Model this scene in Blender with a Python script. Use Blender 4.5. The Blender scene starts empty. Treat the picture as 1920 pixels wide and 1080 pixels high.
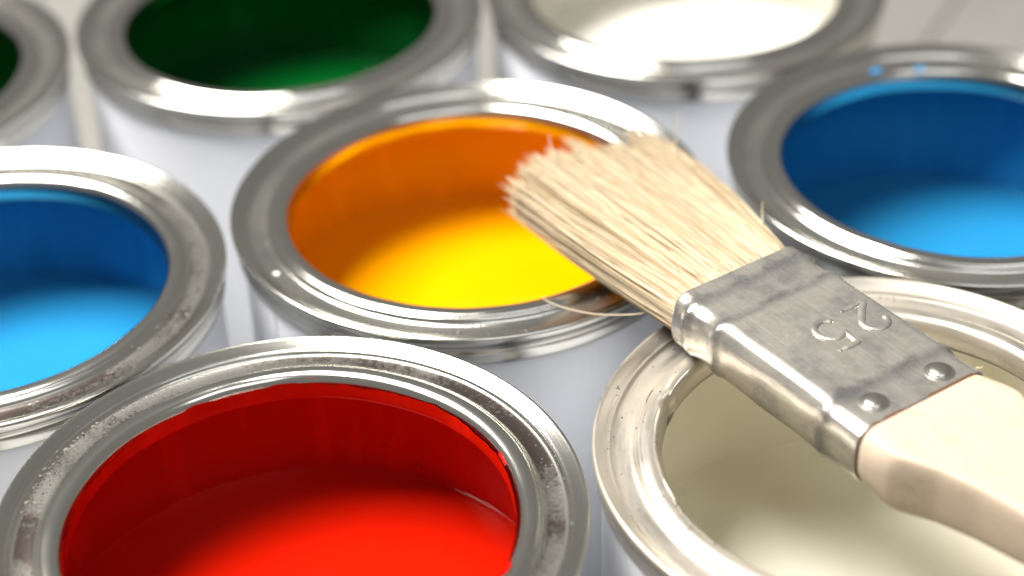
import bpy, bmesh, math, random
from mathutils import Vector, Matrix, noise

random.seed(7)
sc = bpy.context.scene
U = 0.043                     # outer radius of a can rim in metres; layout below is in can radii
HC = 2.1                      # can height in can radii (rim plane above the table)

# ------------------------------------------------------------------ camera
def W(x, y, z=0.0):
    """layout coordinates (can radii, z measured from the rim plane) -> metres above the table"""
    return Vector((x * U, y * U, (z + HC) * U))

cam_d = bpy.data.cameras.new('camera')
cam = bpy.data.objects.new('camera', cam_d)
sc.collection.objects.link(cam)
sc.camera = cam
F_PX, PITCH, ROLL, CH = 3572.16, math.radians(34.893), math.radians(-2.1287), 4.2309
fwd = Vector((0, math.cos(PITCH), -math.sin(PITCH)))
up0 = Vector((0, math.sin(PITCH), math.cos(PITCH)))
rt0 = Vector((1, 0, 0))
rt = math.cos(ROLL) * rt0 + math.sin(ROLL) * up0
up = -math.sin(ROLL) * rt0 + math.cos(ROLL) * up0
M = Matrix((rt, up, -fwd)).transposed().to_4x4()
M.translation = W(0, 0, CH)
cam.matrix_world = M
cam_d.sensor_width = 36.0
cam_d.lens = F_PX / 1920 * 36.0
cam_d.clip_start = 0.01
cam_d.clip_end = 50
cam_d.dof.use_dof = True
cam_d.dof.focus_distance = 6.78 * U
cam_d.dof.aperture_fstop = 8.6
cam_d.dof.aperture_blades = 0

# ------------------------------------------------------------------ world and studio lamps
world = bpy.data.worlds.new('World')
sc.world = world
world.use_nodes = True
bg = world.node_tree.nodes['Background']
bg.inputs[0].default_value = (1.0, 0.985, 0.94, 1)
bg.inputs[1].default_value = 0.24

def area(name, direction, dist, sx, sy, watts, colour, target=(0.1, 6.3, 0)):
    d = Vector(direction).normalized()
    ld = bpy.data.lights.new(name, 'AREA')
    ld.shape = 'RECTANGLE'
    ld.size, ld.size_y = sx * U, sy * U
    ld.energy = watts
    ld.color = colour
    o = bpy.data.objects.new(name, ld)
    sc.collection.objects.link(o)
    t = W(*target)
    o.location = t + d * dist * U
    o.rotation_euler = (-d).to_track_quat('-Z', 'Y').to_euler()
    return o

area('key_softbox', (-0.44, 0.13, 0.89), 20, 12.5, 12.5, 30.0, (1.0, 0.975, 0.93))
area('front_fill_softbox', (0.25, -0.50, 0.83), 20, 13, 9, 1.6, (0.92, 0.95, 1.0))

sc.render.engine = 'CYCLES'
sc.cycles.use_denoising = True
sc.cycles.max_bounces = 10
sc.cycles.diffuse_bounces = 6
sc.cycles.glossy_bounces = 5
sc.cycles.caustics_reflective = False
sc.cycles.caustics_refractive = False
sc.view_settings.view_transform = 'Standard'
sc.view_settings.look = 'None'
sc.view_settings.exposure = 0.0
sc.view_settings.gamma = 1.0
sc.view_settings.use_curve_mapping = False

# ------------------------------------------------------------------ material helpers
class NT:
    def __init__(self, name):
        self.m = bpy.data.materials.new(name)
        self.m.use_nodes = True
        self.t = self.m.node_tree
        self.b = self.t.nodes['Principled BSDF']
    def n(self, kind, **kw):
        nd = self.t.nodes.new(kind)
        for k, v in kw.items():
            if k in nd.inputs.keys():
                nd.inputs[k].default_value = v
            else:
                setattr(nd, k, v)
        return nd
    def l(self, a, b):
        self.t.links.new(a, b)
    def coords(self, kind='Object', scale=(1, 1, 1)):
        tc = self.n('ShaderNodeTexCoord')
        mp = self.n('ShaderNodeMapping')
        mp.inputs['Scale'].default_value = scale
        self.l(tc.outputs[kind], mp.inputs['Vector'])
        info = self.n('ShaderNodeObjectInfo')
        mul = self.n('ShaderNodeMath', operation='MULTIPLY')
        mul.inputs[1].default_value = 37.0
        self.l(info.outputs['Random'], mul.inputs[0])
        cmb = self.n('ShaderNodeCombineXYZ')
        for i in range(3):
            self.l(mul.outputs[0], cmb.inputs[i])
        add = self.n('ShaderNodeVectorMath', operation='ADD')
        self.l(mp.outputs[0], add.inputs[0]); self.l(cmb.outputs[0], add.inputs[1])
        return add.outputs[0]
    def noise(self, vec, scale, detail=4, rough=0.55, out='Fac'):
        nd = self.n('ShaderNodeTexNoise')
        nd.inputs['Scale'].default_value = scale
        nd.inputs['Detail'].default_value = detail
        nd.inputs['Roughness'].default_value = rough
        self.l(vec, nd.inputs['Vector'])
        return nd.outputs[out]
    def ramp(self, fac, stops):
        r = self.n('ShaderNodeValToRGB')
        el = r.color_ramp.elements
        while len(el) < len(stops):
            el.new(0.5)
        for e, (p, c) in zip(el, stops):
            e.position = p
            e.color = (c, c, c, 1) if isinstance(c, (int, float)) else (*c, 1)
        self.l(fac, r.inputs['Fac'])
        return r.outputs['Color']
    def mix(self, fac, a, b, mode='MIX'):
        mx = self.n('ShaderNodeMix', data_type='RGBA', blend_type=mode)
        for sock, v in ((mx.inputs[0], fac), (mx.inputs[6], a), (mx.inputs[7], b)):
            if isinstance(v, (int, float)):
                sock.default_value = v
            elif isinstance(v, tuple):
                sock.default_value = (*v, 1)
            else:
                self.l(v, sock)
        return mx.outputs[2]
    def math(self, op, a, b=0.0):
        m = self.n('ShaderNodeMath', operation=op)
        for i, v in enumerate((a, b)):
            if isinstance(v, (int, float)):
                m.inputs[i].default_value = v
            else:
                self.l(v, m.inputs[i])
        return m.outputs[0]
    def bump(self, height, strength, dist):
        bp = self.n('ShaderNodeBump')
        bp.inputs['Strength'].default_value = strength
        bp.inputs['Distance'].default_value = dist
        self.l(height, bp.inputs['Height'])
        self.l(bp.outputs[0], self.b.inputs['Normal'])

def polar(nt):
    """seam-free can coordinates in can radii: x = radius (+ a share of z), y, z = cosine and sine of the angle"""
    tc = nt.n('ShaderNodeTexCoord')
    sp = nt.n('ShaderNodeSeparateXYZ')
    nt.l(tc.outputs['Object'], sp.inputs[0])
    x, y, z = sp.outputs
    r = nt.math('SQRT', nt.math('ADD', nt.math('MULTIPLY', x, x), nt.math('MULTIPLY', y, y)))
    cmb = nt.n('ShaderNodeCombineXYZ')
    rad = nt.math('MULTIPLY', r, 1 / U)
    nt.l(nt.math('ADD', rad, nt.math('MULTIPLY', z, 0.8 / U)), cmb.inputs[0])
    nt.l(nt.math('DIVIDE', x, r), cmb.inputs[1])
    nt.l(nt.math('DIVIDE', y, r), cmb.inputs[2])
    return cmb.outputs[0], rad

def scaled(nt, vec, s):
    mp = nt.n('ShaderNodeMapping')
    mp.inputs['Scale'].default_value = s
    nt.l(vec, mp.inputs['Vector'])
    return mp.outputs[0]

def tin(name, tone=(0.66, 0.645, 0.585), rough=0.13, dirt=0.3, dirt_shade_col=(0.085, 0.07, 0.06), film=None, film_amt=0.0):
    nt = NT(name)
    pc, rad = polar(nt)
    oc = nt.coords('Object', (1 / U, 1 / U, 1 / U))
    # stays in the groove between the two beads of the rim
    groove = nt.ramp(rad, [(0.845, 0.0), (0.858, 1.0), (0.918, 1.0), (0.932, 0.0)])
    brushed = nt.noise(scaled(nt, pc, (60, 1.5, 1.5)), 1.0, 3, 0.6)
    grain = nt.noise(oc, 70, 3, 0.7)
    blot = nt.noise(oc, 2.4, 4, 0.55)
    fine = nt.ramp(nt.noise(oc, 38, 4, 0.7), [(0.66, 0.0), (0.74, 1.0)])
    groove_dark = nt.ramp(nt.math('ADD', nt.math('MULTIPLY', blot, 0.7), nt.math('MULTIPLY', grain, 0.3)), [(0.33, 0.0), (0.55, 1.0)])
    dirt_shade_m = nt.math('MULTIPLY', nt.math('MULTIPLY', groove_dark, groove), dirt)  # grime plus the groove's dark reflection, both put into the colour
    dirt_shade_m = nt.math('MAXIMUM', dirt_shade_m, nt.math('MULTIPLY', fine, dirt * 0.45))
    tonec = nt.mix(brushed, tuple(c * 0.84 for c in tone), tuple(min(1, c * 1.1) for c in tone))
    col = nt.mix(dirt_shade_m, tonec, dirt_shade_col)
    rgh = nt.math('ADD', nt.math('MULTIPLY', blot, 0.10), rough - 0.04)
    rgh = nt.math('ADD', rgh, nt.math('MULTIPLY', nt.math('MULTIPLY', groove, grain), 0.05))
    rgh = nt.math('ADD', rgh, nt.math('MULTIPLY', dirt_shade_m, 0.14))
    met = nt.math('SUBTRACT', 1.0, nt.math('MULTIPLY', dirt_shade_m, 0.25))
    if film:
        fm = nt.math('MULTIPLY', nt.ramp(nt.noise(scaled(nt, pc, (9, 1.4, 1.4)), 1.0, 5, 0.65), [(0.38, 0.15), (0.62, 1.0)]), film_amt)
        col = nt.mix(fm, col, film)
        met = nt.math('SUBTRACT', met, nt.math('MULTIPLY', fm, 0.6))
        rgh = nt.math('ADD', rgh, nt.math('MULTIPLY', fm, 0.15))
    nt.l(col, nt.b.inputs['Base Color'])
    nt.l(met, nt.b.inputs['Metallic'])
    nt.l(rgh, nt.b.inputs['Roughness'])
    h = nt.math('ADD', nt.math('MULTIPLY', brushed, 0.5), nt.math('MULTIPLY', nt.math('MULTIPLY', grain, groove), 1.3))
    nt.bump(h, 0.12, 0.00018)
    return nt.m

def paint(name, col, rough=0.16, film_var=0.0):
    nt = NT(name)
    oc = nt.coords('Object', (1 / U, 1 / U, 1 / U))
    v = nt.noise(oc, 2.2, 3, 0.5)
    c = nt.mix(v, tuple(x * 0.90 for x in col), tuple(min(1, x * 1.07) for x in col))
    # thin and thick places where the paint ran down the wall
    runs = nt.noise(scaled(nt, oc, (5, 5, 0.9)), 1.0, 5, 0.6)
    c = nt.mix(nt.math('MULTIPLY', nt.ramp(runs, [(0.5, 0.0), (0.66, 1.0)]), film_var), c, tuple(min(1, x * 1.5 + .004) for x in col))
    nt.l(c, nt.b.inputs['Base Color'])
    nt.b.inputs['Roughness'].default_value = rough
    nt.b.inputs['IOR'].default_value = 1.45
    nt.b.inputs['Specular IOR Level'].default_value = 0.35
    hh = nt.math('ADD', nt.noise(oc, 3.0, 2, 0.4), nt.math('MULTIPLY', runs, 2.0 * film_var))
    nt.bump(hh, 0.10 + 0.25 * film_var, 0.0012)
    return nt.m

MAT = {}
MAT['tin'] = tin('tin_rim')
MAT['tin_worn'] = tin('worn_tin_rim', rough=0.15, dirt=1.0, dirt_shade_col=(0.055, 0.042, 0.036))
MAT['tin_cream'] = tin('cream_smeared_tin_rim', tone=(0.66, 0.62, 0.545), rough=0.24, dirt=0.2, film=(0.40, 0.345, 0.275), film_amt=0.8)
for k, c in dict(red=(0.45, 0.007, 0.001), yellow=(0.70, 0.305, 0.0003), blue=(0.016, 0.185, 0.385),
                 green=(0.001, 0.068, 0.010), white=(0.70, 0.68, 0.62), cream=(0.81, 0.775, 0.655)).items():
    MAT[k] = paint('wet_%s_paint' % k, c)
    MAT[k + '_film'] = paint('%s_paint_film' % k, c, 0.22, 0.5)

nt = NT('white_can_coating')
oc = nt.coords('Object', (1 / U, 1 / U, 1 / U))
nt.l(nt.mix(nt.noise(oc, 2.5, 4), (0.76, 0.77, 0.80), (0.82, 0.83, 0.86)), nt.b.inputs['Base Color'])
nt.b.inputs['Roughness'].default_value = 0.32
creases = nt.noise(scaled(nt, oc, (7, 7, 0.12)), 1.0, 3, 0.5)
nt.bump(nt.math('ADD', nt.math('MULTIPLY', nt.noise(oc, 6, 3), 0.3), creases), 0.25, 0.0012)
MAT['coat'] = nt.m

nt = NT('grey_wood_table')
oc = nt.coords('Object', (4, 40, 4))
g = nt.noise(oc, 1.6, 6, 0.6)
big = nt.noise(nt.coords('Object', (9, 9, 9)), 1.5, 3)
c = nt.mix(g, (0.16, 0.159, 0.146), (0.24, 0.238, 0.222))
c = nt.mix(nt.math('MULTIPLY', big, 0.5), c, (0.14, 0.122, 0.098))
nt.l(c, nt.b.inputs['Base Color'])
nt.b.inputs['Roughness'].default_value = 0.6
nt.bump(g, 0.3, 0.001)
MAT['table'] = nt.m

# brush materials; brush local space: +X towards the handle, in metres
nt = NT('brushed_ferrule_metal')
oc = nt.coords('Object', (1 / U, 1 / U, 1 / U))
lines = nt.noise(scaled(nt, oc, (2.5, 70, 70)), 1.0, 4, 0.6)
sm = nt.noise(oc, 6.5, 6, 0.65)
mott = nt.noise(oc, 45, 4, 0.7)
smear = nt.ramp(nt.math('ADD', nt.math('MULTIPLY', sm, 0.8), nt.math('MULTIPLY', mott, 0.2)), [(0.47, 0.0), (0.60, 1.0)])
c = nt.mix(lines, (0.44, 0.41, 0.36), (0.62, 0.585, 0.52))
spf = nt.n('ShaderNodeSeparateXYZ'); tcf = nt.n('ShaderNodeTexCoord'); nt.l(tcf.outputs['Object'], spf.inputs[0])
sx = nt.math('MULTIPLY', spf.outputs[0], 1 / U)
sxw = nt.math('ADD', sx, nt.math('MULTIPLY', nt.math('SUBTRACT', sm, 0.5), 0.10))
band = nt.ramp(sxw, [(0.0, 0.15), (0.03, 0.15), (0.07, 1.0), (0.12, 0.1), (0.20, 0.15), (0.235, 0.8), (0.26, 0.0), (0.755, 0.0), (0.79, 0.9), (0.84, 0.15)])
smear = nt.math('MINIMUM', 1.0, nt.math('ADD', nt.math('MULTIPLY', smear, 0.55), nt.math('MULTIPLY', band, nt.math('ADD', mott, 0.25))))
scr = nt.ramp(nt.noise(scaled(nt, oc, (1.1, 120, 120)), 1.0, 2, 0.5), [(0.66, 0.0), (0.72, 1.0)])
c = nt.mix(nt.math('MULTIPLY', scr, 0.35), c, (0.75, 0.73, 0.69))
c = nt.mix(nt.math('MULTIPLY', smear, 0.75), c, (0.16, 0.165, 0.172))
nt.l(c, nt.b.inputs['Base Color'])
nt.b.inputs['Metallic'].default_value = 0.82
nt.l(nt.math('ADD', nt.math('MULTIPLY', mott, 0.2), 0.22), nt.b.inputs['Roughness'])
nt.bump(nt.math('ADD', nt.math('MULTIPLY', lines, 0.7), nt.math('MULTIPLY', mott, 0.6)), 0.22, 0.00025)
MAT['ferrule'] = nt.m

nt = NT('polished_nail')
nt.b.inputs['Base Color'].default_value = (0.60, 0.56, 0.50, 1)
nt.b.inputs['Metallic'].default_value = 1
nt.b.inputs['Roughness'].default_value = 0.28
MAT['nail'] = nt.m

nt = NT('pale_handle_wood')
oc = nt.coords('Object', (1 / U, 1 / U, 1 / U))
gr = nt.noise(scaled(nt, oc, (1.2, 16, 16)), 1.0, 5, 0.6)
fl = nt.noise(scaled(nt, oc, (9, 70, 22)), 1.0, 3, 0.6)
c = nt.mix(gr, (0.40, 0.31, 0.222), (0.475, 0.388, 0.295))
c = nt.mix(nt.math('MULTIPLY', nt.ramp(fl, [(0.55, 0.0), (0.7, 1.0)]), 0.4), c, (0.30, 0.20, 0.125))
nt.l(c, nt.b.inputs['Base Color'])
nt.b.inputs['Roughness'].default_value = 0.55
nt.bump(nt.math('ADD', gr, nt.math('MULTIPLY', fl, 0.5)), 0.12, 0.0003)
MAT['wood'] = nt.m

nt = NT('natural_bristle')
at = nt.n('ShaderNodeAttribute', attribute_name='tint')
nt.l(nt.mix(at.outputs['Fac'], (0.36, 0.235, 0.105), (0.74, 0.63, 0.445)), nt.b.inputs['Base Color'])
nt.b.inputs['Roughness'].default_value = 0.42
tr = nt.n('ShaderNodeBsdfTranslucent')
nt.l(nt.mix(at.outputs['Fac'], (0.5, 0.38, 0.22), (0.72, 0.63, 0.47)), tr.inputs['Color'])
ms = nt.n('ShaderNodeMixShader'); ms.inputs[0].default_value = 0.25
nt.l(nt.b.outputs[0], ms.inputs[1]); nt.l(tr.outputs[0], ms.inputs[2])
nt.l(ms.outputs[0], nt.t.nodes['Material Output'].inputs['Surface'])
MAT['bristle'] = nt.m

nt = NT('dark_joint_line')
nt.b.inputs['Base Color'].default_value = (0.10, 0.045, 0.02, 1)
nt.b.inputs['Roughness'].default_value = 0.7
MAT['joint'] = nt.m

# ------------------------------------------------------------------ geometry helpers
def link_mesh(name, verts, faces, mat, parent=None, smooth=True, loc=None):
    me = bpy.data.meshes.new(name)
    me.from_pydata([tuple(v) for v in verts], [], faces)
    me.update()
    if smooth:
        me.shade_smooth()
    me.materials.append(mat)
    o = bpy.data.objects.new(name, me)
    sc.collection.objects.link(o)
    if parent:
        o.parent = parent
    return o

def densify(prof, n=2):
    """Catmull-Rom refinement of an (r, z) profile"""
    out = []
    P = [prof[0]] + list(prof) + [prof[-1]]
    for i in range(1, len(P) - 2):
        p0, p1, p2, p3 = P[i - 1], P[i], P[i + 1], P[i + 2]
        for k in range(n):
            t = k / n
            q = []
            for a in range(2):
                q.append(0.5 * ((2 * p1[a]) + (-p0[a] + p2[a]) * t + (2 * p0[a] - 5 * p1[a] + 4 * p2[a] - p3[a]) * t * t
                                + (-p0[a] + 3 * p1[a] - 3 * p2[a] + p3[a]) * t ** 3))
            out.append(tuple(q))
    out.append(tuple(prof[-1]))
    return out

def revolve(prof, segs, warp=None, cap_last=False):
    """prof: list of (r, z) in can radii relative to the rim plane; local z = 0 is the can's base"""
    verts, faces = [], []
    n = len(prof)
    for j in range(segs):
        a = 2 * math.pi * j / segs
        for i, (r, z) in enumerate(prof):
            if warp:
                r, z = warp(a, i, r, z)
            verts.append((r * math.cos(a) * U, r * math.sin(a) * U, (z + HC) * U))
    for j in range(segs):
        k = (j + 1) % segs
        for i in range(n - 1):
            faces.append((j * n + i, k * n + i, k * n + i + 1, j * n + i + 1))
    if cap_last:
        c = len(verts)
        verts.append((0, 0, (prof[-1][1] + HC) * U))
        for j in range(segs):
            k = (j + 1) % segs
            faces.append((j * n + n - 1, k * n + n - 1, c))
    return verts, faces

def wob(a, seed, freq):
    return noise.noise(Vector((math.cos(a) * freq, math.sin(a) * freq, seed * 3.17)))

# ------------------------------------------------------------------ the table
table = link_mesh('table', [(-3, -3, -.012), (3, -3, -.012), (3, 3, -.012), (-3, 3, -.012)], [(0, 1, 2, 3)], MAT['table'], smooth=False)
table['kind'] = 'structure'
# boards of the table top, running away to the right
PD = Vector((.31, .56, 0)).normalized()
PN = Vector((PD.y, -PD.x, 0))
PW = 2.1 * U
hw_, ch, ln = PW / 2 - .00035, .0005, 0.9
ring = [(-hw_, -.012), (-hw_, -ch), (-hw_ + ch, 0), (hw_ - ch, 0), (hw_, -ch), (hw_, -.012)]
pv = [(x, y, z) for x in (-ln, ln) for y, z in ring]
pf = [(k, k + 6, k + 7, k + 1) for k in range(5)] + [(0, 1, 2, 3, 4, 5), (11, 10, 9, 8, 7, 6)]
plank_me = None
for k in range(-11, 12):
    if plank_me is None:
        po = link_mesh('plank', pv, pf, MAT['table'], table, smooth=False)
        plank_me = po.data
    else:
        po = bpy.data.objects.new('plank', plank_me)
        sc.collection.objects.link(po)
        po.parent = table
    c = Vector((3.02 * U, 11.98 * U, 0)) + PN * (PW * (k + .5)) - PD * (4.5 * U)
    po.location = c
    po.rotation_euler = (0, 0, math.atan2(PD.y, PD.x))

# ------------------------------------------------------------------ paint cans
RIM = [(.963, -.128), (.972, -.134), (.982, -.130), (.986, -.118), (.985, -.095), (.982, -.080), (.979, -.069),
       (.983, -.057), (.992, -.044), (.998, -.028), (1.0, -.014), (.9985, -.006), (.994, -.001), (.989, 0.0),
       (.984, -.0015), (.976, -.006), (.96, -.0150), (.948, -.0225), (.942, -.0250), (.938, -.0250), (.934, -.0300), (.929, -.0370), (.921, -.0405),
       (.90, -.043), (.875, -.0435), (.860, -.0415), (.851, -.036), (.846, -.028), (.840, -.0210), (.833, -.0195), (.828, -.0150),
       (.815, -.011), (.80, -.010), (.785, -.012), (.772, -.019), (.763, -.031), (.757, -.047), (.755, -.07),
       (.755, -.098), (.758, -.107), (.766, -.111), (.78, -.110), (.86, -.107), (.952, -.104)]
RIM = densify(RIM, 2)
BODY = densify([(.958, -.10), (.962, -.115), (.962, -.2), (.962, -.8), (.962, -1.6), (.962, -2.03), (.968, -2.05),
                (.972, -2.075), (.966, -2.098), (.94, -2.1)], 2)

def paint_can(cx, cy, rot, colour, level, coat_top, label, seed, rim_mat='tin', warp=0.007, nick=None):
    root = bpy.data.objects.new('paint_can', None)
    root.empty_display_size = 0.02
    root.location = (cx * U, cy * U, 0)
    sc.collection.objects.link(root)
    root['label'] = label
    root['category'] = 'paint can'
    root['group'] = 'open paint cans standing close together'
    # body
    v, f = revolve(BODY, 96, cap_last=True)
    link_mesh('body', v, f, MAT['coat'], root)
    # rim
    def rw(a, i, r, z):
        k = max(0.0, min(1.0, (0.95 - r) / 0.1))
        dz = warp * 1.2 * wob(a, seed, 1.6) * k + warp * 0.35 * wob(a, seed + 9, 5) * k
        dr = warp * wob(a, seed + 4, 1.3)
        if nick:
            for na, nw, nd in nick:
                d = (a - na + math.pi) % (2 * math.pi) - math.pi
                g = math.exp(-(d / nw) ** 2)
                if r < .84 and z > -.1:
                    dz -= nd * g * 0.6
                    dr += nd * g
        return r + dr, z + dz
    v, f = revolve(RIM, 224, rw)
    link_mesh('rim', v, f, MAT[rim_mat], root)
    # paint film on the inside of the lip and wall
    prof = []
    if coat_top > -.1:
        prof += [(.7535, coat_top), (.7525, (coat_top - .098) / 2), (.7525, -.098), (.755, -.110)]
    else:
        prof += [(.760, -.1135)]
    prof += [(.766, -.1155), (.78, -.1145), (.86, -.1115), (.94, -.109), (.949, -.116), (.9505, -.14),
             (.9505, -.3), (.9505, level), (.9505, level - .06)]
    film_top = 3 if coat_top > -.1 else 0
    def cw(a, i, r, z):
        dr = warp * wob(a, seed + 4, 1.3)
        dz = warp * 1.2 * wob(a, seed, 1.6) + warp * .35 * wob(a, seed + 9, 5)
        if r > .9: dz *= 0; dr *= .3
        if i == 0 and film_top:
            dz += .016 * wob(a, seed + 2, 4) + .010 * wob(a, seed + 3, 16) + .006 * wob(a, seed + 5, 40)
        return r + dr, z + dz
    v, f = revolve(prof, 224, cw)
    link_mesh('paint_film', v, f, MAT[colour + '_film'], root)
    # the paint itself: a level disc with a small meniscus against the wall
    disc = [(.9495, level + .008), (.944, level + .004), (.935, level + .0015), (.92, level + .0004), (.88, level),
            (.7, level), (.5, level), (.25, level)]
    v, f = revolve(disc, 128, cap_last=True)
    link_mesh('paint', v, f, MAT[colour], root)
    # vertical overlap of the printed sheet on the side of the can
    a0 = rot
    vs, fs = [], []
    for k, a in enumerate((a0 - .03, a0, a0 + .004)):
        for z in (-.137, -2.0):
            rr = (.9635, .9668, .9625)[k]
            vs.append((rr * math.cos(a) * U, rr * math.sin(a) * U, (z + HC) * U))
    fs = [(0, 1, 3, 2), (2, 3, 5, 4)]
    link_mesh('side_seam', vs, fs, MAT['coat'], root, smooth=False)
    return root

def rim_height(r):
    best = min(RIM, key=lambda p: abs(p[0] - r) + (5 if p[1] < -.06 else 0))
    return best[1]

def smear(can, colour, a, r, wa, wr, seed, name='paint_smear', z=None):
    """a thin uneven dab of dried paint on a can's rim"""
    vs, fs = [], []
    na, nr = 14, 8
    for i in range(na + 1):
        for j in range(nr + 1):
            u, w = i / na * 2 - 1, j / nr * 2 - 1
            d = math.sqrt(u * u + w * w)
            if d > 0:
                sq = max(abs(u), abs(w)) / d
                u, w = u * sq, w * sq
            e = 1 + .35 * noise.noise(Vector((u * 1.6, w * 1.6, seed)))
            aa, rr = a + u * wa * e, r + w * wr * e
            h = .0022 * max(0, 1 - (u * u + w * w)) - .0006
            zz = (rim_height(rr) if z is None else z) + h + .0012
            vs.append((rr * math.cos(aa) * U, rr * math.sin(aa) * U, (zz + HC) * U))
    for i in range(na):
        for j in range(nr):
            b = i * (nr + 1) + j
            fs.append((b, b + nr + 1, b + nr + 2, b + 1))
    return link_mesh(name, vs, fs, MAT[colour], can)

red = paint_can(-0.767, 4.806, 2.0, 'red', -.62, -.040, 'open can of bright red paint, nearest the camera at lower left', 1, 'tin_worn')
yel = paint_can(-0.159, 6.739, 3.75, 'yellow', -.60, -.086, 'open can of yellow paint with the brush bristles over its opening', 2)
bei = paint_can(1.2506, 5.063, 1.0, 'cream', -.79, -.2, 'open can of cream paint under the brush ferrule and handle', 3, 'tin_cream', .008,
                nick=[(2.05, .035, .016), (2.75, .05, .012)])
blL = paint_can(-2.141, 6.283, 5.3, 'blue', -.66, -.2, 'can of blue paint cut off by the left edge, behind the red can', 4, 'tin_worn')
blR = paint_can(1.939, 6.953, 1.0, 'blue', -.72, -.2, 'can of blue paint at the right edge, beside the brush', 5)
grn = paint_can(-1.096, 8.519, -1.28, 'green', -.74, -.2, 'can of dark green paint behind the yellow can', 6)
wht = paint_can(0.919, 8.687, 1.0, 'white', -.50, -.085, 'can of bright white paint at the back, right of a green one', 7)
grL = paint_can(-3.069, 8.068, 1.0, 'green', -.60, -.2, 'can of green paint mostly cut off at the upper left corner', 8)

# ------------------------------------------------------------------ the brush
brush = bpy.data.objects.new('paint_brush', None)
brush.empty_display_size = 0.02
sc.collection.objects.link(brush)
ax = Vector((0.5501, -0.8351, 0))
wd = Vector((-0.8351, -0.5501, 0))          # towards the side that faces the camera
BM = Matrix((ax, wd, Vector((0, 0, 1)))).transposed()
# right-handed frame: x along the handle, y = away from the camera side
by = -wd
BM = Matrix((ax, by, ax.cross(by))).transposed().to_4x4()
BM.translation = W(0.8341, 5.7855, 0.006)
brush.matrix_world = BM
brush['label'] = 'flat paint brush with pale bristles, metal ferrule marked 25 and wooden handle'
brush['category'] = 'paint brush'

def bp(s, w, z):
    """brush coordinates in can radii: s along the handle, w towards the camera side, z up"""
    return (s * U, -w * U, z * U)

T = .236                       # thickness
def section(hw, zlo, zhi, n=44, p=3.2, flat=None):
    """rounded flat cross-section: flat top and bottom, round sides"""
    pts = []
    zc, hz = (zlo + zhi) / 2, (zhi - zlo) / 2
    r_side = flat if flat is not None else hz * .62
    core = hw - r_side
    q = n // 4
    for k in range(q + 1):          # left (camera) side, top to bottom
        t = math.pi / 2 - math.pi * k / q
        ct, st = math.cos(t), math.sin(t)
        pts.append((core + r_side * abs(ct) ** (2 / 2.3), zc + hz * math.copysign(abs(st) ** (2 / 2.6), st)))
    for k in range(1, q):
        pts.append((core - 2 * core * k / q, zlo))
    for k in range(q + 1):
        t = -math.pi / 2 + math.pi * k / q
        ct, st = math.cos(t), math.sin(t)
        pts.append((-core - r_side * abs(ct) ** (2 / 2.3), zc + hz * math.copysign(abs(st) ** (2 / 2.6), st)))
    for k in range(1, q):
        pts.append((-core + 2 * core * k / q, zhi))
    return pts

def gauss(x, c, w):
    return math.exp(-((x - c) / w) ** 2)

def loft(sections, cap0=False, cap1=False):
    verts, faces = [], []
    n = len(sections[0][1])
    for s, pts in sections:
        for w, z in pts:
            verts.append(bp(s, w, z))
    for i in range(len(sections) - 1):
        for k in range(n):
            k2 = (k + 1) % n
            faces.append((i * n + k, i * n + k2, (i + 1) * n + k2, (i + 1) * n + k))
    if cap0:
        faces.append(tuple(range(n)))
    if cap1:
        b = (len(sections) - 1) * n
        faces.append(tuple(b + k for k in reversed(range(n))))
    return verts, faces

# ferrule: shell with two pressed beads behind the bristles, a flat panel and one bead before the nails
def ferrule_section(s, inset=0.0):
    hw = .304 - .002 * s
    pts = section(hw - inset, inset, T - inset, 120)
    out = []
    for w, z in pts:
        side = max(0.0, (abs(w) - .20) / .09)
        side = min(1, side)
        top = 1.0 if z > T * .5 else -1.0
        b = .016 * gauss(s, .075, .022) + .018 * gauss(s, .228, .026) + .014 * gauss(s, .790, .026)
        b -= .006 * gauss(s, .15, .035)
        lump = .006 * noise.noise(Vector((s * 9, w * 7, z * 9)))
        nz = (z - T / 2) / (T / 2)
        nw = math.copysign(side, w)
        dz = nz * (.35 * b) * (0.4 + .6 * side) + lump * .25 * nz
        dw = nw * (b * .95 * (0.35 + .65 * max(0, nz + .25)) + lump * .6)
        # panel slightly sunk between the beads, stepped at its ends
        if nz > .8:
            st = 1 / (1 + math.exp(-(s - .235) / .006)) * (1 - 1 / (1 + math.exp(-(s - .775) / .006)))
            dz += .0045 * st - .0050 * gauss(s, .13, .06)
            dz += -.004 / (1 + math.exp(-(s - .80) / .006))
        out.append((w + dw, z + dz))
    return out

secs = []
NS = 110
for i in range(NS + 1):
    s = -.004 + .962 * i / NS
    secs.append((s, ferrule_section(s)))
secs = [(-.004, ferrule_section(-.004, .010))] + [(-.008, ferrule_section(-.004, .004))] + secs + [(.9595, ferrule_section(.958, .003)), (.957, ferrule_section(.957, .010))]
secs = [(.10, ferrule_section(.0, .012))] + secs
v, f = loft(secs)
ferrule = link_mesh('ferrule', v, f, MAT['ferrule'], brush)

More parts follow.
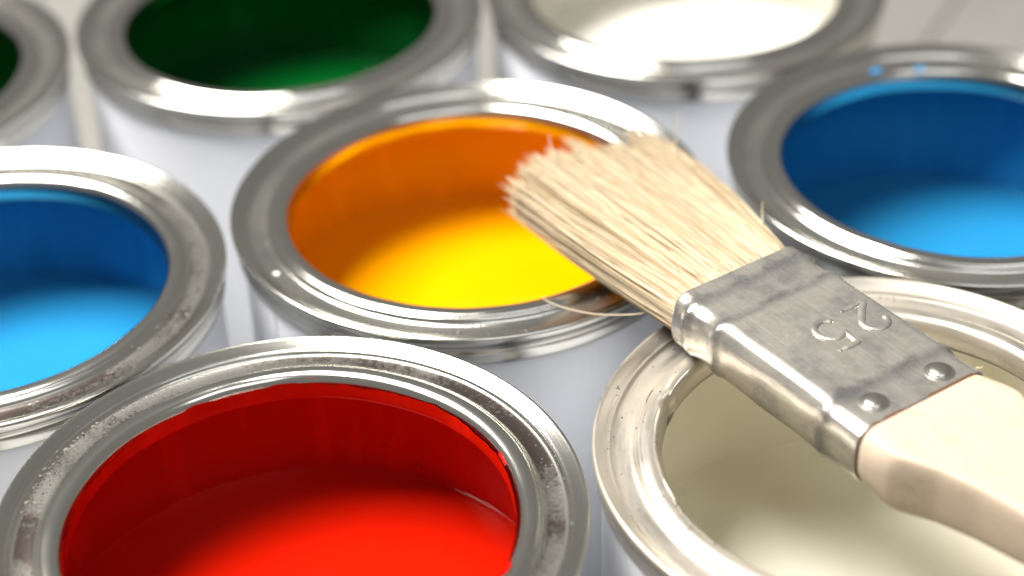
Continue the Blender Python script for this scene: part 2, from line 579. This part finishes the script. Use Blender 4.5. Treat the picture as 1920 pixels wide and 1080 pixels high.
def tube(points, rad, sides=8, flat=1.0, taper=None):
    """swept tube along 3D points (metres); returns verts, faces"""
    vs, fs = [], []
    n = len(points)
    for i, p in enumerate(points):
        a = Vector(points[max(0, i - 1)]); b = Vector(points[min(n - 1, i + 1)])
        t = (b - a).normalized()
        upv = Vector((0, 0, 1)) if abs(t.z) < .9 else Vector((1, 0, 0))
        x = t.cross(upv).normalized(); y = x.cross(t)
        r = rad * (taper[i] if taper else 1)
        for k in range(sides):
            an = 2 * math.pi * k / sides
            vs.append(Vector(p) + x * (r * math.cos(an)) + y * (r * flat * math.sin(an)))
    for i in range(n - 1):
        for k in range(sides):
            k2 = (k + 1) % sides
            fs.append((i * sides + k, i * sides + k2, (i + 1) * sides + k2, (i + 1) * sides + k))
    fs.append(tuple(range(sides)))
    fs.append(tuple((n - 1) * sides + k for k in reversed(range(sides))))
    return vs, fs

# pressed number: reads from the far side of the brush, tops of the figures towards the handle
def arc(cx, cy, rx, ry, a0, a1, n=14):
    return [(cx + rx * math.cos(math.radians(a0 + (a1 - a0) * k / n)), cy + ry * math.sin(math.radians(a0 + (a1 - a0) * k / n))) for k in range(n + 1)]
two = arc(.5, .70, .40, .30, 185, -30, 16) + [(.66, .42), (.42, .22), (.06, .0), (.40, .0), (.98, .0)]
five = [(.92, 1.0), (.55, 1.0), (.20, 1.0), (.14, .62), (.16, .57)] + arc(.46, .32, .44, .32, 128, -150, 18)
def figure(stroke, w0, w1, s0, s1):
    vs_all, fs_all = [], []
    pts = []
    for x, y in stroke:
        pts.append((s0 + (s1 - s0) * y, w0 + (w1 - w0) * x))
    dense = []
    for i in range(len(pts) - 1):
        for k in range(4):
            t = k / 4
            dense.append((pts[i][0] * (1 - t) + pts[i + 1][0] * t, pts[i][1] * (1 - t) + pts[i + 1][1] * t))
    dense.append(pts[-1])
    P3 = [bp(s, w, T + .0030) for s, w in dense]
    n = len(P3)
    tp = [min(1, .45 + .2 * min(i, n - 1 - i)) for i in range(n)]
    return tube(P3, .0145 * U, 12, .62, tp)
v, f = figure(two, -.230, -.112, .432, .590)
link_mesh('embossed_figure', v, f, MAT['ferrule'], ferrule)
v, f = figure(five, -.062, .056, .432, .600)
link_mesh('embossed_figure', v, f, MAT['ferrule'], ferrule)

# two round-headed nails
for s, w in ((.872, .142), (.880, -.152)):
    prof = [(.058, -.004), (.048, .0012), (.040, -.0015), (.0385, .001), (.0355, .0055), (.029, .0092), (.020, .0115), (.010, .0126)]
    vs, fs = [], []
    m = 28
    for k in range(m):
        a = 2 * math.pi * k / m
        for r, z in prof:
            vs.append(bp(s + r * math.cos(a), w + r * math.sin(a), T - .002 + z))
    n = len(prof)
    for k in range(m):
        k2 = (k + 1) % m
        for i in range(n - 1):
            fs.append((k * n + i, k * n + i + 1, k2 * n + i + 1, k2 * n + i))
    vs.append(bp(s, w, T + .0110))
    for k in range(m):
        fs.append((k * n + n - 1, len(vs) - 1, ((k + 1) % m) * n + n - 1))
    link_mesh('nail', vs, fs, MAT['nail'], ferrule)

# wooden handle: short shoulder, then it narrows to the grip and swells again
def handle_hw(s):
    keys = [(.90, .285), (.955, .290), (1.0, .303), (1.06, .306), (1.11, .302), (1.18, .270), (1.26, .232), (1.40, .195), (1.6, .165), (1.9, .125),
            (2.4, .135), (3.0, .165), (3.5, .17), (3.75, .14), (3.86, .08), (3.89, .03)]
    for (a, x), (b, y) in zip(keys, keys[1:]):
        if a <= s <= b:
            t = (s - a) / (b - a)
            return x + (y - x) * t
    return keys[-1][1]
secs = []
ss = [.90, .93, .955] + [.96 + .012 * k for k in range(60)] + [1.7 + .1 * k for k in range(21)] + [3.75, 3.8, 3.84, 3.87, 3.89]
for s in ss:
    hw = sum(handle_hw(max(.9, min(3.89, s + d))) for d in (-.012, -.006, 0, .006, .012)) / 5
    t = 1 - .0
    lift = .004 if s < .96 else 0
    zhi = T - .006 - lift + .010 * min(1, max(0, (s - .96) / .1))
    zlo = .008 + lift + (.03 * min(1, max(0, (s - 1.1) / .6)))
    k = min(1, max(0, (s - 1.02) / .12))
    side_r = .075 * (1 - k) + .020 * k           # round at the ferrule, crisp edge beyond
    side_r = min(side_r, hw * .9)
    secs.append((s, section(hw, zlo, zhi, 64, flat=side_r)))
v, f = loft(secs, True, True)
link_mesh('handle', v, f, MAT['wood'], brush)
# dark line where the wood enters the ferrule
v, f = loft([(.950, section(.2985, .0035, T - .0035, 64)), (.9612, section(.2985, .0035, T - .0035, 64)), (.9625, section(.294, .006, T - .006, 64))])
link_mesh('joint_line', v, f, MAT['joint'], brush)

# bristles: thousands of single tapered hairs in loose clumps, one part
rng = random.Random(11)
clumps = []
for k in range(420):
    clumps.append((rng.uniform(-1, 1), rng.uniform(-1, 1), rng.gauss(0, .022), rng.gauss(0, .012), rng.gauss(0, .045), rng.random()))
def tip_len(w):
    # length of the bristle pack across the brush, w in -1..1 (1 = camera side)
    keys = [(-1.05, .97), (-.7, 1.02), (-.4, 1.08), (0, 1.13), (.35, 1.13), (.7, 1.08), (.9, 1.03), (1.05, .97)]
    for (a, x), (b, y) in zip(keys, keys[1:]):
        if a <= w <= b:
            t = (w - a) / (b - a)
            return x + (y - x) * t
    return .95
verts, faces, tint = [], [], []
SEG = 7
def hair(points, r0, col, r1=.35):
    base = len(verts)
    n = len(points)
    for i, p in enumerate(points):
        a = Vector(points[max(0, i - 1)]); b = Vector(points[min(n - 1, i + 1)])
        t = (b - a).normalized()
        x = t.cross(Vector((0, 0, 1))).normalized(); y = x.cross(t)
        r = r0 * (1 - (1 - r1) * (i / (n - 1)) ** 3)
        for k in range(3):
            an = 2 * math.pi * k / 3 + .5
            verts.append(Vector(p) + x * (r * math.cos(an)) + y * (r * math.sin(an)))
            tint.append(col)
    for i in range(n - 1):
        for k in range(3):
            k2 = (k + 1) % 3
            faces.append((base + i * 3 + k, base + i * 3 + k2, base + (i + 1) * 3 + k2, base + (i + 1) * 3 + k))
NH = 14000
for h in range(NH):
    # position in the packed cross-section, denser towards the outside where it shows
    u = rng.uniform(-1, 1)
    v = rng.uniform(-1, 1)
    if rng.random() < .55:
        v = math.copysign(1 - abs(rng.gauss(0, .12)), rng.uniform(-.35, 1))
        v = max(-1, min(1, v))
    lim = (1 - abs(u) ** 3.2) ** (1 / 3.2)
    v *= lim
    w0, z0 = u * .287, T / 2 + v * .104
    c = min(clumps, key=lambda q: (q[0] - u) ** 2 * 2.5 + (q[1] - v) ** 2 + .02 * rng.random())
    L = tip_len(u) + c[4] + rng.gauss(0, .028) - (rng.random() ** 6) * .16 - .05 * abs(v)
    fl_ = (1.10 if u > 0 else 1.42)
    wt = w0 * fl_ - .012 + c[2] + rng.gauss(0, .012)
    zt = T * .56 + v * .055 + c[3] + rng.gauss(0, .006)
    cw_, cz_ = c[0] * .287 * fl_ - .012 + c[2], T * .56 + c[1] * .055 + c[3]
    pull = .32
    bend = rng.gauss(0, .010)
    bz = abs(rng.gauss(0, .006))
    pts = []
    for i in range(SEG + 1):
        t = i / SEG
        e = t * t * (3 - 2 * t) * .55 + t * .45
        tw = wt + (cw_ - wt) * pull * t * t
        tz = zt + (cz_ - zt) * pull * t * t
        w = w0 + (tw - w0) * e + bend * math.sin(math.pi * t)
        z = z0 + (tz - z0) * e + bz * math.sin(math.pi * t) * (1 if v > 0 else -1)
        pts.append(bp(.06 - (L + .06) * t, w, max(.012, z)))
    col = min(1, max(0, .50 + .35 * c[5] + rng.gauss(0, .24)))
    if rng.random() < .13:
        col *= .3
    hair(pts, rng.uniform(.0021, .0037) * U, col)
br = link_mesh('bristles', verts, faces, MAT['bristle'], brush)
at = br.data.attributes.new('tint', 'FLOAT', 'POINT')
at.data.foreach_set('value', tint)
br['kind'] = 'stuff'

# single stray hairs standing off the pack
def stray(points):
    verts.clear(); faces.clear(); tint.clear()
    P = [Vector(bp(*q)) for q in points]
    dense = []
    for i in range(len(P) - 1):
        p0, p1, p2, p3 = P[max(0, i - 1)], P[i], P[i + 1], P[min(len(P) - 1, i + 2)]
        for k in range(5):
            t = k / 5
            dense.append(.5 * ((2 * p1) + (-p0 + p2) * t + (2 * p0 - 5 * p1 + 4 * p2 - p3) * t * t + (-p0 + 3 * p1 - 3 * p2 + p3) * t ** 3))
    dense.append(P[-1])
    hair(dense, .0034 * U, .9, .5)
    o = link_mesh('stray_bristle', list(verts), list(faces), MAT['bristle'], brush)
    a = o.data.attributes.new('tint', 'FLOAT', 'POINT')
    a.data.foreach_set('value', list(tint))
stray([(-.76, -.33, .17), (-.82, -.36, .20), (-.852, -.388, .25), (-.86, -.40, .31), (-.864, -.409, .38)])
stray([(-1.0, .09, .18), (-1.10, .042, .20), (-1.16, .02, .23), (-1.188, .005, .26)])
stray([(-.20, -.28, .18), (-.235, -.325, .20), (-.262, -.345, .23), (-.271, -.354, .26)])
stray([(-.16, .28, .08), (-.212, .313, .045), (-.313, .413, .03), (-.419, .485, .03), (-.50, .513, .03), (-.527, .512, .035)])
stray([(.945, -.262, .236), (.960, -.268, .243), (.966, -.270, .256)])

# ------------------------------------------------------------------ dabs of paint on the rims
for a, r, wa, wr in ((1.864, .80, .042, .020), (1.60, .78, .036, .012)):
    smear(blR, 'blue', a, r, wa, wr, a)
for a, r, wa, wr in ((5.779, .768, .05, .007),):
    smear(blL, 'blue', a, r, wa, wr, a)
for a, r, wa, wr in ((.375, .763, .05, .004), (5.90, .775, .05, .007), (1.52, .766, .09, .004)):
    smear(red, 'red', a, r, wa, wr, a)
for a, r, wa, wr in ((3.35, .772, .12, .006), (2.6, .770, .10, .005)):
    smear(bei, 'cream', a, r, wa, wr, a)
smear(yel, 'white', 3.666, .899, .016, .012, 2.2)

# ------------------------------------------------------------------ crumbs of dried paint and dust lying on the near rims
nt = NT('dried_flakes')
at_ = nt.n('ShaderNodeAttribute', attribute_name='tint')
nt.l(nt.mix(at_.outputs['Fac'], (0.10, 0.07, 0.05), (0.55, 0.50, 0.42)), nt.b.inputs['Base Color'])
nt.b.inputs['Roughness'].default_value = 0.6
MAT['flakes'] = nt.m
def flakes(can, spots, seed):
    g = random.Random(seed)
    vs, fs, tn = [], [], []
    for a0, aw, r0, rw, n, size in spots:
        for _ in range(n):
            a, r = g.gauss(a0, aw), g.gauss(r0, rw)
            r = min(.985, max(.775, r))
            q = size * U * g.uniform(.4, 1.3)
            c = Vector((r * math.cos(a) * U, r * math.sin(a) * U, (rim_height(r) + HC) * U + q * .25))
            b = len(vs)
            t = g.random()
            for d in ((1, 0, -.3), (-.4, .9, -.3), (-.6, -.8, -.3), (.1, .1, .8), (.7, .6, .3)):
                vs.append(c + Vector([x * q * g.uniform(.6, 1.3) for x in d])); tn.append(t)
            fs += [(b, b + 4, b + 3), (b + 4, b + 1, b + 3), (b + 1, b + 2, b + 3), (b + 2, b, b + 3), (b, b + 1, b + 4), (b, b + 2, b + 1)]
    o = link_mesh('dried_flakes', vs, fs, MAT['flakes'], can, smooth=False)
    a = o.data.attributes.new('tint', 'FLOAT', 'POINT'); a.data.foreach_set('value', tn)
    o['kind'] = 'stuff'
flakes(red, [(2.75, .16, .925, .006, 90, .0055), (2.9, .35, .89, .02, 60, .004), (.2, .35, .90, .03, 60, .0035), (1.5, 1.2, .91, .04, 50, .0032)], 1)
flakes(bei, [(3.0, .5, .90, .035, 45, .0045), (2.76, .01, .953, .004, 5, .009), (1.36, .02, .915, .006, 5, .008), (3.4, .4, .80, .012, 30, .005)], 2)
flakes(blL, [(5.9, .12, .88, .02, 30, .0065), (5.4, .25, .90, .03, 40, .005)], 3)
flakes(yel, [(4.6, .6, .89, .03, 40, .0045)], 4)
# beads of paint that ran down and stayed on the wall or on the surface
def bead(can, colour, a, r, z, size):
    vs, fs = [], []
    m, k = 12, 7
    c = Vector((r * math.cos(a), r * math.sin(a), z + HC))
    for i in range(k + 1):
        th = math.pi * i / k
        for j in range(m):
            ph = 2 * math.pi * j / m
            vs.append((c + Vector((math.sin(th) * math.cos(ph), math.sin(th) * math.sin(ph), math.cos(th) * 1.15)) * size) * U)
    for i in range(k):
        for j in range(m):
            fs.append((i * m + j, (i + 1) * m + j, (i + 1) * m + (j + 1) % m, i * m + (j + 1) % m))
    link_mesh('paint_bead', vs, fs, MAT[colour], can)
bead(red, 'red', 1.157, .946, -.555, .013)
bead(red, 'red', 1.30, .947, -.48, .008)
bead(blL, 'blue', 1.22, .945, -.615, .016)
bead(bei, 'cream', 2.30, .90, -.788, .010)
bead(yel, 'yellow', 2.2, .946, -.50, .010)
